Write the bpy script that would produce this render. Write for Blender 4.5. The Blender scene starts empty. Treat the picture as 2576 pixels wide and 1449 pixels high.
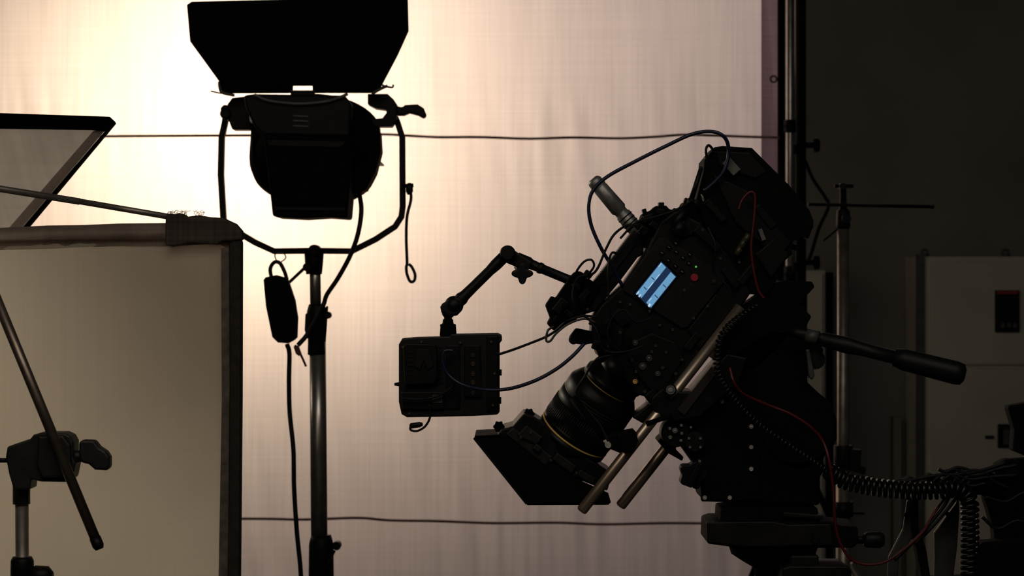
import bpy, bmesh, math, random
from mathutils import Vector, Matrix, noise
random.seed(4)
CZ=1.5; LENS=85.0; K=36.0/LENS/2576.0
def S(d): return d*K
def P(px,py,d): return Vector(((px-1288)*K*d, d, CZ-(py-724.5)*K*d))
sc=bpy.context.scene
try:
    sc.view_settings.view_transform='Standard'; sc.view_settings.look='None'
except Exception: pass

# ---------------------------------------------------------------- materials
MATS={}
def mat(name,col,rough=0.5,metal=0.0,var=0.25,scale=30,emit=None,es=0,bump=0.0,spec=0.5,coat=0):
    if name in MATS: return MATS[name]
    m=bpy.data.materials.new(name); m.use_nodes=True
    nt=m.node_tree; b=nt.nodes['Principled BSDF']
    tc=nt.nodes.new('ShaderNodeTexCoord'); n=nt.nodes.new('ShaderNodeTexNoise')
    n.inputs['Scale'].default_value=scale; n.inputs['Detail'].default_value=5
    nt.links.new(tc.outputs['Object'],n.inputs['Vector'])
    r=nt.nodes.new('ShaderNodeValToRGB')
    r.color_ramp.elements[0].position=.3; r.color_ramp.elements[1].position=.7
    a=[max(0,c*(1-var)) for c in col]; c2=[min(1,c*(1+var)) for c in col]
    r.color_ramp.elements[0].color=(*a,1); r.color_ramp.elements[1].color=(*c2,1)
    nt.links.new(n.outputs['Fac'],r.inputs['Fac']); nt.links.new(r.outputs['Color'],b.inputs['Base Color'])
    b.inputs['Roughness'].default_value=rough; b.inputs['Metallic'].default_value=metal
    b.inputs['Specular IOR Level'].default_value=spec
    if coat: b.inputs['Coat Weight'].default_value=coat
    if emit:
        b.inputs['Emission Color'].default_value=(*emit,1); b.inputs['Emission Strength'].default_value=es
    if bump:
        bp=nt.nodes.new('ShaderNodeBump'); bp.inputs['Strength'].default_value=bump; bp.inputs['Distance'].default_value=.002
        nt.links.new(n.outputs['Fac'],bp.inputs['Height']); nt.links.new(bp.outputs['Normal'],b.inputs['Normal'])
    MATS[name]=m; return m

def clothmat(name,col,trans=0.7,weave=260,streak=0.12,stain=0.0,hs=None):
    if hs is None: hs=streak
    m=bpy.data.materials.new(name); m.use_nodes=True; nt=m.node_tree
    N=nt.nodes; L=nt.links
    for n in list(N): N.remove(n)
    out=N.new('ShaderNodeOutputMaterial'); mix=N.new('ShaderNodeMixShader')
    tr=N.new('ShaderNodeBsdfTranslucent'); df=N.new('ShaderNodeBsdfDiffuse')
    mix.inputs[0].default_value=trans
    L.new(df.outputs[0],mix.inputs[1]); L.new(tr.outputs[0],mix.inputs[2]); L.new(mix.outputs[0],out.inputs[0])
    tc=N.new('ShaderNodeTexCoord')
    def nz(sx,sz,detail=3):
        mp=N.new('ShaderNodeMapping'); mp.inputs['Scale'].default_value=(sx,1,sz)
        L.new(tc.outputs['Object'],mp.inputs['Vector'])
        n=N.new('ShaderNodeTexNoise'); n.inputs['Scale'].default_value=1; n.inputs['Detail'].default_value=detail
        L.new(mp.outputs[0],n.inputs['Vector']); return n.outputs['Fac']
    def mr(f,a,b):
        q=N.new('ShaderNodeMapRange'); q.inputs[1].default_value=.3; q.inputs[2].default_value=.7
        q.inputs[3].default_value=a; q.inputs[4].default_value=b; L.new(f,q.inputs[0]); return q.outputs[0]
    def mul(a,b):
        q=N.new('ShaderNodeMath'); q.operation='MULTIPLY'; L.new(a,q.inputs[0]); L.new(b,q.inputs[1]); return q.outputs[0]
    f=mul(mr(nz(weave,2.2),1-streak,1+streak*.4), mr(nz(1.6,weave),1-hs,1+hs*.4))
    f=mul(f, mr(nz(weave*.12,1.2,2),1-streak*.9,1))
    f=mul(f, mr(nz(.9,weave*.15,2),1-hs*.5,1))
    if stain: f=mul(f, mr(nz(7,7,6),1-stain,1))
    vm=N.new('ShaderNodeVectorMath'); vm.operation='SCALE'; vm.inputs[0].default_value=col
    L.new(f,vm.inputs['Scale'])
    L.new(vm.outputs[0],tr.inputs['Color']); L.new(vm.outputs[0],df.inputs['Color'])
    MATS[name]=m; return m

BLK=mat('black_anodised_metal',(.005,.005,.0055),.5,0,.3,40,spec=.18)
MBK=mat('matte_black_plastic',(.004,.004,.004),.8,0,.3,60,spec=.08)
RUB=mat('black_rubber',(.006,.006,.007),.5,0,.2,80,spec=.25)
STL=mat('brushed_steel_tube',(.60,.56,.52),.33,.9,.2,25)
DST=mat('dull_steel_tube',(.30,.26,.23),.42,.7,.3,25)
CHR=mat('bright_screw_steel',(.8,.76,.7),.45,.2,.1,90)
GLD=mat('gold_ring',(.95,.60,.18),.45,.1,.1,90)
RED=mat('red_rubber',(.10,.007,.007),.4,0,.2,60)
REDB=mat('red_button_plastic',(.30,.015,.025),.4,0,.1,60,emit=(.4,.02,.03),es=.05)
GRNE=mat('green_indicator',(.1,.6,.1),.4,0,.1,60,emit=(.15,.8,.1),es=.4)
BLU=mat('dark_blue_cable_rubber',(.012,.016,.045),.35,0,.2,60)
GRY=mat('grey_painted_metal',(.07,.068,.062),.5,.2,.25,30)
LGY=mat('light_grey_label',(.28,.27,.25),.6,0,.2,60)
DGY=mat('dark_grey_panel',(.008,.008,.009),.55,0,.3,50,spec=.2)
GRIP=mat('grey_handle_metal',(.30,.29,.28),.45,.6,.25,70)
ROPE=mat('mauve_rope_fibre',(.27,.17,.165),.9,0,.3,150,bump=.5)

# ---------------------------------------------------------------- mesh builder
class MB:
    def __init__(s): s.v=[]; s.f=[]; s.m=[]; s.s=[]
    def add(s,vs,fs,mi=0,sm=False):
        o=len(s.v); s.v+= [Vector(v) for v in vs]
        for k,f in enumerate(fs):
            s.f.append([o+i for i in f]); s.m.append(mi); s.s.append(sm[k] if isinstance(sm,list) else sm)
        return s
    def sheet(s,pts,df,th,mi=0,back=True):
        a=[P(x,y,df(x,y)) for x,y in pts]; n=len(a)
        if th==0: return s.add(a,[list(range(n))],mi)
        b=[p+Vector((0,th,0)) for p in a]
        fs=[list(range(n))]+([list(range(2*n-1,n-1,-1))] if back else [])+[[i,(i+1)%n,n+(i+1)%n,n+i] for i in range(n)]
        return s.add(a+b,fs,mi)
    def prism(s,pts,d,th,mi=0,back=True): return s.sheet(pts,lambda x,y:d,th,mi,back)
    def lathe(s,a,ax,prof,mi=0,n=32,cap=True):
        ax=Vector(ax).normalized(); t=Vector((0,1,0)) if abs(ax.y)<.9 else Vector((1,0,0))
        u=ax.cross(t).normalized(); w=ax.cross(u)
        vs=[];fs=[];sm=[]
        for (t_,r) in prof:
            for i in range(n):
                g=2*math.pi*i/n; vs.append(Vector(a)+ax*t_+(u*math.cos(g)+w*math.sin(g))*max(r,1e-5))
        for k in range(len(prof)-1):
            for i in range(n):
                j=(i+1)%n; fs.append([k*n+i,k*n+j,(k+1)*n+j,(k+1)*n+i]); sm.append(True)
        if cap:
            fs.append(list(range(n))[::-1]); sm.append(False)
            fs.append([(len(prof)-1)*n+i for i in range(n)]); sm.append(False)
        return s.add(vs,fs,mi,sm)
    def cyl(s,a,b,r0,r1=None,mi=0,n=20):
        a=Vector(a);b=Vector(b); r1=r0 if r1 is None else r1
        return s.lathe(a,b-a,[(0,r0),((b-a).length,r1)],mi,n)
    def disc(s,px,py,d,r,th,mi=0,n=20):
        p=P(px,py,d); return s.lathe(p,(0,1,0),[(0,r*S(d)*.9),(th*.1,r*S(d)),(th,r*S(d))],mi,n)
    def tube(s,path,r,mi=0,n=12,flat=None):
        path=[Vector(p) for p in path]; m=len(path); vs=[];fs=[];sm=[]
        T=[]
        for i in range(m):
            t=(path[min(i+1,m-1)]-path[max(i-1,0)]); T.append(t.normalized() if t.length>1e-9 else Vector((0,0,1)))
        u=T[0].cross(Vector((0,1,0)))
        if u.length<.1: u=T[0].cross(Vector((1,0,0)))
        u.normalize()
        for i in range(m):
            u=(u-T[i]*u.dot(T[i])).normalized(); w=T[i].cross(u)
            for k in range(n):
                g=2*math.pi*(k+.5)/n
                if flat: vs.append(path[i]+u*r*(1 if math.cos(g)>0 else -1)+w*r*flat*(1 if math.sin(g)>0 else -1))
                else: vs.append(path[i]+(u*math.cos(g)+w*math.sin(g))*r)
        for i in range(m-1):
            for k in range(n):
                j=(k+1)%n; fs.append([i*n+k,i*n+j,(i+1)*n+j,(i+1)*n+k]); sm.append(not flat)
        fs.append(list(range(n))[::-1]); sm.append(False)
        fs.append([(m-1)*n+k for k in range(n)]); sm.append(False)
        return s.add(vs,fs,mi,sm)
    def sphere(s,c,r,mi=0):
        return s.lathe(c,(0,0,1),[(-math.cos(math.pi*i/12)*r,math.sin(math.pi*i/12)*r) for i in range(13)],mi,24,cap=False)
    def torus(s,c,ax,R,r,mi=0,n=28,k=8):
        ax=Vector(ax).normalized(); t=Vector((0,1,0)) if abs(ax.y)<.9 else Vector((1,0,0))
        u=ax.cross(t).normalized(); w=ax.cross(u); vs=[];fs=[]
        for i in range(n):
            g=2*math.pi*i/n; e=u*math.cos(g)+w*math.sin(g)
            for j in range(k):
                h=2*math.pi*j/k; vs.append(Vector(c)+e*(R+r*math.cos(h))+ax*r*math.sin(h))
        for i in range(n):
            for j in range(k):
                fs.append([i*k+j,((i+1)%n)*k+j,((i+1)%n)*k+(j+1)%k,i*k+(j+1)%k])
        return s.add(vs,fs,mi,True)
    def box(s,lo,hi,mi=0):
        x0,y0,z0=lo;x1,y1,z1=hi
        return s.add([(x0,y0,z0),(x1,y0,z0),(x1,y1,z0),(x0,y1,z0),(x0,y0,z1),(x1,y0,z1),(x1,y1,z1),(x0,y1,z1)],
          [[0,3,2,1],[4,5,6,7],[0,1,5,4],[1,2,6,5],[2,3,7,6],[3,0,4,7]],mi)
def spline(pts,k=8):
    pts=[Vector(p) for p in pts]
    if len(pts)<3: return pts
    q=[pts[0]*2-pts[1]]+pts+[pts[-1]*2-pts[-2]]; out=[]
    for i in range(1,len(q)-2):
        a,b,c,d=q[i-1:i+3]
        for j in range(k):
            t=j/k; out.append(.5*((2*b)+(c-a)*t+(2*a-5*b+4*c-d)*t*t+(3*b-a-3*c+d)*t**3))
    out.append(pts[-1]); return out
def pth(l,d=None,k=8):
    return spline([P(p[0],p[1],p[2] if len(p)>2 else d) for p in l],k)
def rect(x0,y0,x1,y1): return [(x0,y0),(x1,y0),(x1,y1),(x0,y1)]
def lobed(cx,cy,r,n,amp=.18,m=48):
    return [(cx+r*(1+amp*math.cos(n*2*math.pi*i/m))*math.cos(2*math.pi*i/m),cy+r*(1+amp*math.cos(n*2*math.pi*i/m))*math.sin(2*math.pi*i/m)) for i in range(m)]
def rot(cx,cy,w,h,ang):
    c,s_=math.cos(math.radians(ang)),math.sin(math.radians(ang))
    return [(cx+x*c-y*s_,cy+x*s_+y*c) for x,y in ((-w/2,-h/2),(w/2,-h/2),(w/2,h/2),(-w/2,h/2))]

WO={}
def link(o): sc.collection.objects.link(o)
def thing(name,label,cat,origin,group=None):
    o=bpy.data.objects.new(name,None); o.empty_display_size=.05; o.location=origin; link(o)
    o['label']=label; o['category']=cat
    if group: o['group']=group
    WO[o.name]=Vector(origin); return o
def part(name,mb,mats,parent=None,bevel=0,label=None,cat=None,group=None,kind=None,solid=True):
    vs=mb.v; lo=Vector([min(v[i] for v in vs) for i in range(3)]); hi=Vector([max(v[i] for v in vs) for i in range(3)])
    og=(lo+hi)/2
    if parent is None: og.z=lo.z
    me=bpy.data.meshes.new(name); me.from_pydata([v-og for v in vs],[],mb.f)
    if not isinstance(mats,(list,tuple)): mats=[mats]
    for m in mats: me.materials.append(m)
    for p,mi,sm in zip(me.polygons,mb.m,mb.s): p.material_index=mi; p.use_smooth=sm
    if solid:
        bm=bmesh.new(); bm.from_mesh(me); bmesh.ops.recalc_face_normals(bm,faces=bm.faces); bm.to_mesh(me); bm.free()
    o=bpy.data.objects.new(name,me); link(o)
    WO[o.name]=og
    if parent: o.parent=parent; o.location=og-WO[parent.name]
    else: o.location=og
    if bevel:
        b=o.modifiers.new('bevel','BEVEL'); b.width=bevel; b.segments=2; b.limit_method='ANGLE'; b.angle_limit=math.radians(50)
    if label: o['label']=label
    if cat: o['category']=cat
    if group: o['group']=group
    if kind: o['kind']=kind
    return o
def legs(x,y,h,rad,par,m,r=.011,rot0=0.3):
    for i in range(3):
        mb=MB(); g=rot0+i*2.0944; e=Vector((x+rad*math.cos(g),y+rad*math.sin(g),.012))
        mb.cyl((x+.02*math.cos(g),y+.02*math.sin(g),h),e,r,r,0,12)
        mb.cyl((x+.02*math.cos(g),y+.02*math.sin(g),h*.35),(Vector((x,y,h))*.45+e*.55),r*.7,r*.7,0,10)
        mb.sphere(e,.012); part('tripod_leg',mb,m,par)
def ZZ(py,d): return P(0,py,d).z
def XX(px,d): return P(px,0,d).x

# ---------------------------------------------------------------- room
def wallmat(name,col,sc_=1.5): return mat(name,col,.85,0,.16,sc_,spec=.2)
WALL=wallmat('plaster_wall_paint',(.20,.195,.175)); FLO=mat('dark_studio_floor',(.03,.028,.026),.55,0,.3,3)
CEI=mat('dark_ceiling',(.03,.03,.03),.9,0,.2,2)
part('floor',MB().box((-4.6,-3,-.1),(3.6,11.1,0)),FLO,kind='structure')
part('wall_back',MB().box((-4.6,11.0,0),(3.6,11.1,4.6)),WALL,kind='structure')
DWL=mat('dark_wall_paint',(.05,.048,.045),.9,0,.15,2)
part('wall_left',MB().box((-4.7,-3,0),(-4.6,11.1,4.6)),DWL,kind='structure')
part('wall_right',MB().box((3.6,-3,0),(3.7,11.1,4.6)),DWL,kind='structure')
part('ceiling',MB().box((-4.7,-3,4.6),(3.7,11.1,4.7)),CEI,kind='structure')

# ---------------------------------------------------------------- silk
DS=8.5
SILK=clothmat('white_silk_weave',(.93,.90,.88),.8,110,.075,0,.04)
xl=-3.5; xr=P(1918,0,DS).x; zt=3.9; zb=.01
mb=MB(); NX,NZ=620,170; vs=[]
zr1=ZZ(345,DS); zr2=ZZ(1310,DS)
for j in range(NZ+1):
    z=zt+(zb-zt)*j/NZ
    a1=math.exp(-((z-zr1-.07)/.12)**2)+.7*math.exp(-((z-zr1+.08)/.12)**2); a2=.8*math.exp(-((z-zr2-.18)/.28)**2)+.8*math.exp(-((z-zr2+.15)/.2)**2)
    for i in range(NX+1):
        x=xl+(xr-xl)*i/NX
        f=min(1.1,max(.1,noise.noise(Vector((x*1.3,z*.5,11)))*1.4+.55))
        w=noise.noise(Vector((x*15+z*2.0,z*1.6,3)))*.0075+noise.noise(Vector((x*32,z*2.2,7)))*.0026
        w2=noise.noise(Vector((x*1.2,z*.9,1)))*.03+noise.noise(Vector((x*4+z,z*1.3,5)))*.004
        vs.append((x,DS+.02+w*(f*(a1*1.3+a2*1.3)+.10)+w2,z))
fs=[[j*(NX+1)+i,j*(NX+1)+i+1,(j+1)*(NX+1)+i+1,(j+1)*(NX+1)+i] for j in range(NZ) for i in range(NX)]
mb.add(vs,fs,0,True)
silk=thing('diffusion_silk','large white translucent silk sheet glowing with warm backlight','fabric screen',(-1.2,DS,.01))
part('silk_cloth',mb,SILK,silk,solid=False)
WEB=clothmat('mauve_webbing',(.34,.25,.29),.6,120,.15)
a,b=xr-.004,XX(1956,DS)
part('webbing_border',MB().add([(a,DS,zb),(b,DS,zb),(b,DS,zt),(a,DS,zt)],[[0,1,2,3]]),WEB,silk,label='mauve webbing edge tape')
part('edge_flap',MB().box((XX(1956,DS),DS-.003,zb),(XX(1977,DS),DS+.003,zt)),MBK,silk,label='black cloth edge flap')
for py in (199,-260,700,1180):
    part('grommet',MB().torus(P(1946,py,DS-.008),(0,1,0),.011,.0035),GRY,silk,label='metal grommet')
for l in (([(-700,352),(0,346),(260,343),(560,341),(700,340),(950,338),(1020,341),(1100,345),(1210,345),(1330,349),(1440,346),(1560,348),(1650,344),(1720,339),(1800,341),(1880,344),(1960,346)],
          [(-700,1300),(0,1310),(600,1305),(760,1307),(900,1303),(980,1309),(1100,1311),(1240,1316),(1400,1315),(1520,1319),(1700,1316),(1962,1320)])):
    part('rope',MB().tube(pth(l,DS-.035,10),3.5*S(DS),0,10),ROPE,cat='rope',label='thin mauve rope stretched across the glowing silk sheet',group='ropes tied across the silk')
xc=XX(1988,8.38); r=12*S(8.38)
fr=thing('silk_frame','tall steel tube frame that carries the silk sheet','frame',(xc,8.38,0))
part('upright_tube',MB().cyl((xc,8.38,.0),(xc,8.38,3.95),r),STL,fr)
part('upright_tube',MB().cyl((xl-.03,8.38,.0),(xl-.03,8.38,3.95),r),STL,fr)
part('crossbar',MB().cyl((xl-.06,8.38,3.95),(xc+.02,8.38,3.95),r),STL,fr)
for py,h in ((318,16),(690,20)):
    p=P(1988,py,8.38); mb=MB(); mb.cyl(p-Vector((0,0,h*S(8.38))),p+Vector((0,0,h*S(8.38))),r*1.35)
    mb.cyl(p,p+Vector((-.02,-.02,0)),.006); part('collar',mb,BLK,fr)
DB=8.15; x=XX(2015,DB); bs=thing('light_stand','tall black stand with locking knobs beside the silk frame','stand',(x,DB,0))
mb=MB(); mb.cyl((x,DB,.5),(x,DB,3.9),13*S(DB)); mb.cyl((x,DB,.4),(x,DB,1.5),16*S(DB)); part('pole',mb,MBK,bs)
legs(x,DB,.9,.45,bs,MBK)
for py in (365,660):
    mb=MB(); p=P(2022,py,DB); mb.cyl(p-Vector((.02,0,.03)),p+Vector((-.02,0,.0)),.02); mb.cyl(p,P(2048,py,DB),.010); mb.lathe(P(2046,py,DB),(1,0,0),[(0,.016),(.003,.024),(.018,.024),(.021,.018)],0,16); part('locking_knob',mb,MBK,bs)
part('brace_cable',MB().tube(pth([(2026,405),(2045,450),(2075,495),(2084,520),(2060,575),(2040,640),(2028,665)],DB-.03),4.5*S(DB),0,10),MBK,bs)
DG=7.0; x=XX(2121,DG); g=thing('grip_stand','steel grip stand with a thin horizontal arm near the wall','stand',(x,DG,0))
s7=S(DG)
part('pole',MB().cyl((x,DG,.5),(x,DG,ZZ(560,DG)),15*s7),DST,g)
part('lower_pole',MB().cyl((x,DG,.15),(x,DG,ZZ(1140,DG)),18*s7),DST,g)
mb=MB(); mb.lathe((x,DG,ZZ(575,DG)),(0,0,1),[(0,17*s7),(.01,18*s7),(.05,17*s7),(.06,9*s7),(.12,8*s7)],0,20)
mb.cyl(P(2099,468,DG),P(2147,468,DG),5*s7); mb.disc(2121,468,DG-.02,9,.04)
mb.cyl(P(2070,606,DG),P(2108,575,DG),3*s7); mb.disc(2130,550,DG-.03,12,.04)
part('clamp_head',mb,BLK,g)
part('arm',MB().cyl(P(2033,514,DG-.03),P(2340,520,DG-.03),4.5*s7).sphere(P(2345,520,DG-.03),6*s7),BLK,g)
mb=MB(); mb.cyl((x,DG,ZZ(1180,DG)),(x,DG,ZZ(1120,DG)),24*s7); mb.prism([(2125,1128),(2168,1132),(2165,1170),(2180,1178),(2175,1195),(2125,1180)],DG-.02,.03); part('collar',mb,BLK,g,bevel=.002)
mb=MB(); mb.cyl((x,DG,ZZ(1300,DG)),(x,DG,ZZ(1262,DG)),25*s7); mb.cyl(P(2130,1290,DG),P(2175,1292,DG),3*s7); part('collar',mb,BLK,g)
legs(x,DG,.7,.45,g,DST)

# ---------------------------------------------------------------- cabinets
DC=10.6
CAB=mat('beige_cabinet_enamel',(.52,.51,.42),.5,0,.08,4)
cab=thing('electrical_cabinet','tall beige metal electrical cabinet with dark control panels','cabinet',(XX(2480,DC),DC+.15,0))
part('cabinet_body',MB().box((XX(2312,DC),DC,.0),(XX(2690,DC),DC+.38,ZZ(645,DC))),CAB,cab,bevel=.006)
for a,b in ((660,917),(927,1520)):
    part('door',MB().box((XX(2340,DC),DC-.018,max(.08,ZZ(b,DC))),(XX(2680,DC),DC+.001,ZZ(a,DC))),CAB,cab,bevel=.004)
part('edge_trim',MB().box((XX(2306,DC),DC-.01,.0),(XX(2326,DC),DC+.02,ZZ(640,DC))),GRY,cab)
dp=part('display_panel',MB().box((XX(2500,DC),DC-.03,ZZ(836,DC)),(XX(2562,DC),DC-.015,ZZ(730,DC))),BLK,cab,bevel=.003,label='black display panel with red top edge')
part('red_strip',MB().box((XX(2505,DC),DC-.033,ZZ(739,DC)),(XX(2557,DC),DC-.029,ZZ(733,DC))),mat('red_strip_paint',(.35,.03,.03),.5),dp)
for i in range(3): part('panel_key',MB().box((XX(2515+i*15,DC),DC-.033,ZZ(824,DC)),(XX(2524+i*15,DC),DC-.029,ZZ(812,DC))),GRY,dp)
part('switch_panel',MB().box((XX(2507,DC),DC-.03,ZZ(1126,DC)),(XX(2562,DC),DC-.015,ZZ(1066,DC))),BLK,cab,bevel=.003)
part('switch_panel',MB().box((XX(2495,DC),DC-.03,ZZ(1360,DC)),(XX(2562,DC),DC-.015,ZZ(1285,DC))),BLK,cab,bevel=.003)
part('rocker_switch',MB().box((XX(2520,DC),DC-.034,ZZ(1118,DC)),(XX(2540,DC),DC-.03,ZZ(1080,DC))),GRY,cab)
part('door_latch',MB().box((XX(2476,DC),DC-.026,ZZ(1103,DC)),(XX(2498,DC),DC-.015,ZZ(1095,DC))),BLK,cab)
for px in (2326,2530):
    part('lifting_eye',MB().cyl(P(px,650,DC+.05),P(px,638,DC+.05),.02).torus(P(px,635,DC+.05),(0,1,0),.012,.006),GRY,cab)
c2=thing('utility_box','narrow grey metal utility cabinet standing against the wall','cabinet',(XX(2050,DC),DC+.15,0))
part('cabinet_body',MB().box((XX(1990,DC),DC+.02,.0),(XX(2078,DC),DC+.38,ZZ(680,DC))),CAB,c2,bevel=.005)
part('door',MB().box((XX(1995,DC),DC,.1),(XX(2070,DC),DC+.021,ZZ(688,DC))),CAB,c2,bevel=.004)
part('side_gap_strip',MB().box((XX(2080,DC),DC+.1,.0),(XX(2104,DC),DC+.38,ZZ(684,DC))),MBK,c2)
part('cable_trunking',MB().box((XX(2248,DC+.3),DC+.3,.0),(XX(2268,DC+.3),10.99,ZZ(1050,DC+.3))),WALL,cat='trunking',label='slim beige cable trunking running up the wall',bevel=.003)

# ---------------------------------------------------------------- stage light
DL=6.0; sl=S(DL); lx=XX(795,DL)
ls=thing('light_stand','heavy steel light stand carrying the stage light','stand',(XX(802,DL),DL,0))
part('upper_pole',MB().cyl(P(794,770,DL),P(792,640,DL),14*sl),STL,ls)
part('middle_pole',MB().cyl(P(803,1350,DL),P(799,860,DL),21*sl),STL,ls)
part('lower_pole',MB().cyl((XX(806,DL),DL,.3),P(806,1350,DL),25*sl),DST,ls)
mb=MB(); mb.lathe(P(790,690,DL),(0,0,1),[(0,20*sl),(30*sl,23*sl),(60*sl,25*sl),(68*sl,12*sl),(72*sl,10*sl)]); mb.cyl(P(776,665,DL),P(728,710,DL),4*sl); mb.disc(772,672,DL-.04,11,.04)
part('spigot_head',mb,BLK,ls)
mb=MB(); mb.lathe(P(797,893,DL),(0,0,1),[(0,23*sl),(70*sl,22*sl),(75*sl,26*sl),(110*sl,25*sl),(128*sl,20*sl)]); mb.cyl(P(800,793,DL),P(826,793,DL),5*sl); mb.disc(824,793,DL-.02,9,.03)
mb.prism([(768,790),(785,780),(785,850),(772,852),(766,830)],DL-.02,.03); mb.cyl(P(815,885,DL),P(823,770,DL),3*sl)
part('locking_collar',mb,BLK,ls,bevel=.002)
mb=MB(); mb.lathe(P(808,1560,DL),(0,0,1),[(0,33*sl),(190*sl,31*sl),(200*sl,29*sl),(215*sl,25*sl)]); mb.cyl(P(820,1372,DL),P(848,1372,DL),6*sl); mb.disc(846,1374,DL-.03,11,.04); mb.cyl(P(812,1449,DL-.04),P(842,1385,DL-.04),3*sl)
part('locking_collar',mb,BLK,ls)
legs(XX(806,DL),DL,.75,.55,ls,DST,.014)

sg=thing('stage_light','black film stage light with barn doors on a yoke','light',P(790,640,DL))
mb=MB(); mb.tube([P(a,b,DL) for a,b in ((570,280),(566,310),(558,345),(556,440),(563,560),(600,585),(642,610),(690,632),(790,631),(885,632),(945,602),(994,570),(1010,545),(1013,520),(1012,345),(1000,308),(988,280))],7.5*sl,0,4,flat=1.6)
mb.disc(790,631,DL-.03,16,.06)
part('yoke',mb,BLK,sg,bevel=.002)
ax=Vector((0,.5,.866)); fc=P(795,328,6.02); R=163*sl
mb=MB(); L=.12; mb.lathe(fc-ax*L,ax,[(-.035,R*.55),(-.025,R*.8),(-.01,R*.93),(0.015,R*.99),(.03,R),(L-.02,R),(L,R)],0,48)
part('lamp_housing',mb,MBK,sg)
part('lens_glass',MB().lathe(fc+ax*.001,ax,[(0,R*.9),(.01,R*.8),(.03,R*.4),(.035,.001)],0,40),mat('lens_glass_dark',(.1,.1,.1),.08,0,.1),sg)
mb=MB(); mb.sheet([(662,338),(884,345),(886,400),(873,549),(820,545),(760,549),(686,545),(672,420)],lambda x,y:5.76,.19)
part('rear_box',mb,MBK,sg,bevel=.006)
mb=MB(); mb.prism([(612,240),(640,236),(868,240),(884,262),(880,345),(662,340),(640,320),(618,272)],5.80,.12); part('rear_housing',mb,BLK,sg,bevel=.006)
for yy in (291,303,316): part('vent_slot',MB().prism([(737,yy-2),(776,yy),(776,yy+4),(737,yy+2)],5.797,.004),mat('blue_grey_slot',(.05,.055,.08),.5),sg)
part('ring_highlight',MB().tube(pth([(640,238),(665,250),(700,257),(755,261),(815,256),(850,247),(875,236)],5.79),4*sl,0,10),mat('ring_highlight_grey',(.12,.115,.11),.5,.2),sg,label='grey arc highlight on the retaining ring')  # grey tube stands in for the arc highlight on the ring
part('box_rib',MB().prism([(672,352),(868,356),(858,370),(676,366)],5.755,.006),BLK,sg)
part('box_rib',MB().prism([(690,520),(868,522),(866,530),(692,528)],5.755,.006),BLK,sg)
part('side_fin',MB().prism([(870,345),(930,300),(955,330),(958,380),(945,430),(920,478),(890,488),(875,440)],5.9,.1),MBK,sg,bevel=.004)
part('side_fin',MB().prism([(634,330),(668,340),(684,470),(655,450),(634,400)],5.9,.1),MBK,sg,bevel=.004)
dfn=lambda x,y:5.88-(235-y)*.0006
mb=MB(); mb.sheet([(470,12),(482,4),(730,-2),(1020,-8),(1026,0),(1028,78),(1000,140),(962,212),(955,225),(938,234),(786,234),(786,216),(737,216),(737,234),(560,235),(553,222),(552,206),(478,104)],dfn,.004)
part('barn_door',mb,BLK,sg,bevel=.001)
part('door_hinge_bar',MB().sheet([(731,227),(792,227),(792,238),(731,238)],lambda x,y:5.87,.006),BLK,sg)
mb=MB(); mb.sheet([(575,232),(500,96),(500,20),(640,20),(640,225)],lambda x,y:5.92+(640-x)*.001+.0004*(232-y),.004); part('barn_door',mb,BLK,sg)
mb=MB(); mb.sheet([(945,232),(1005,96),(1005,20),(870,20),(870,225)],lambda x,y:5.92+(x-870)*.001+.0004*(232-y),.004); part('barn_door',mb,BLK,sg)
part('barn_door',MB().box((lx-.15,6.16,ZZ(405,6.1)),(lx+.15,6.36,ZZ(405,6.1)+.004)),BLK,sg)
for l,rr in (([(552,205),(553,220),(560,233),(590,240)],4),([(530,229),(552,234),(575,236)],2),([(970,190),(960,212),(985,220),(990,213)],2.5),([(935,236),(960,222),(975,216)],4)):
    part('hinge_clip',MB().tube(pth(l,5.87),rr*sl,0,8),GRY,sg)
mb=MB(); mb.prism([(572,262),(584,246),(622,242),(630,326),(584,326),(574,300)],5.95,.06); mb.disc(566,285,5.93,14,.09); mb.prism([(554,272),(562,264),(574,264),(574,302),(560,300)],5.94,.07)
part('pivot_bracket',mb,BLK,sg,bevel=.003)
part('pivot_bracket',MB().prism([(925,236),(975,236),(990,250),(998,262),(998,300),(985,318),(925,318),(925,300),(962,297),(972,284),(972,276),(944,272),(925,262)],5.95,.06),BLK,sg,bevel=.002)
part('tilt_lever',MB().prism([(996,266),(1012,270),(1018,264),(1050,262),(1066,272),(1073,290),(1066,298),(1052,290),(1030,284),(1016,290),(998,290)],5.94,.035),BLK,sg,bevel=.004)
part('power_cable',MB().tube(pth([(903,480,5.95),(909,530,5.93),(900,590,5.92),(880,645,5.93),(850,700,5.95),(822,742,5.97),(812,770,5.96),(775,838,5.96),(750,868,5.95)],k=10),6*sl,0,10),RUB,cat='cable',label='black power cable hanging from the stage light')
mb=MB(); mb.tube(pth([(1030,470),(1034,500),(1024,545),(1022,600),(1024,660),(1022,672),(1024,690),(1032,708),(1042,706),(1044,690),(1036,672),(1028,664)],5.97),4*sl,0,8); mb.lathe(P(1030,490,5.97),(0,0,1),[(0,5*sl),(8*sl,9*sl),(22*sl,9*sl),(30*sl,4*sl)]); mb.cyl(P(1012,468,5.97),P(1040,466,5.97),5*sl)
part('safety_cord',mb,RUB,cat='cord',label='thin black safety cord with looped end hanging from yoke')
bx=thing('inline_switch_box','black inline power box hanging from the light stand','power box',P(712,862,5.93))
mb=MB(); mb.prism([(662,704),(668,697),(694,692),(722,700),(727,716),(740,755),(747,800),(745,850),(738,856),(724,864),(698,862),(684,848),(668,770)],5.91,.05); part('box_case',mb,MBK,bx,bevel=.008)
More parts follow.
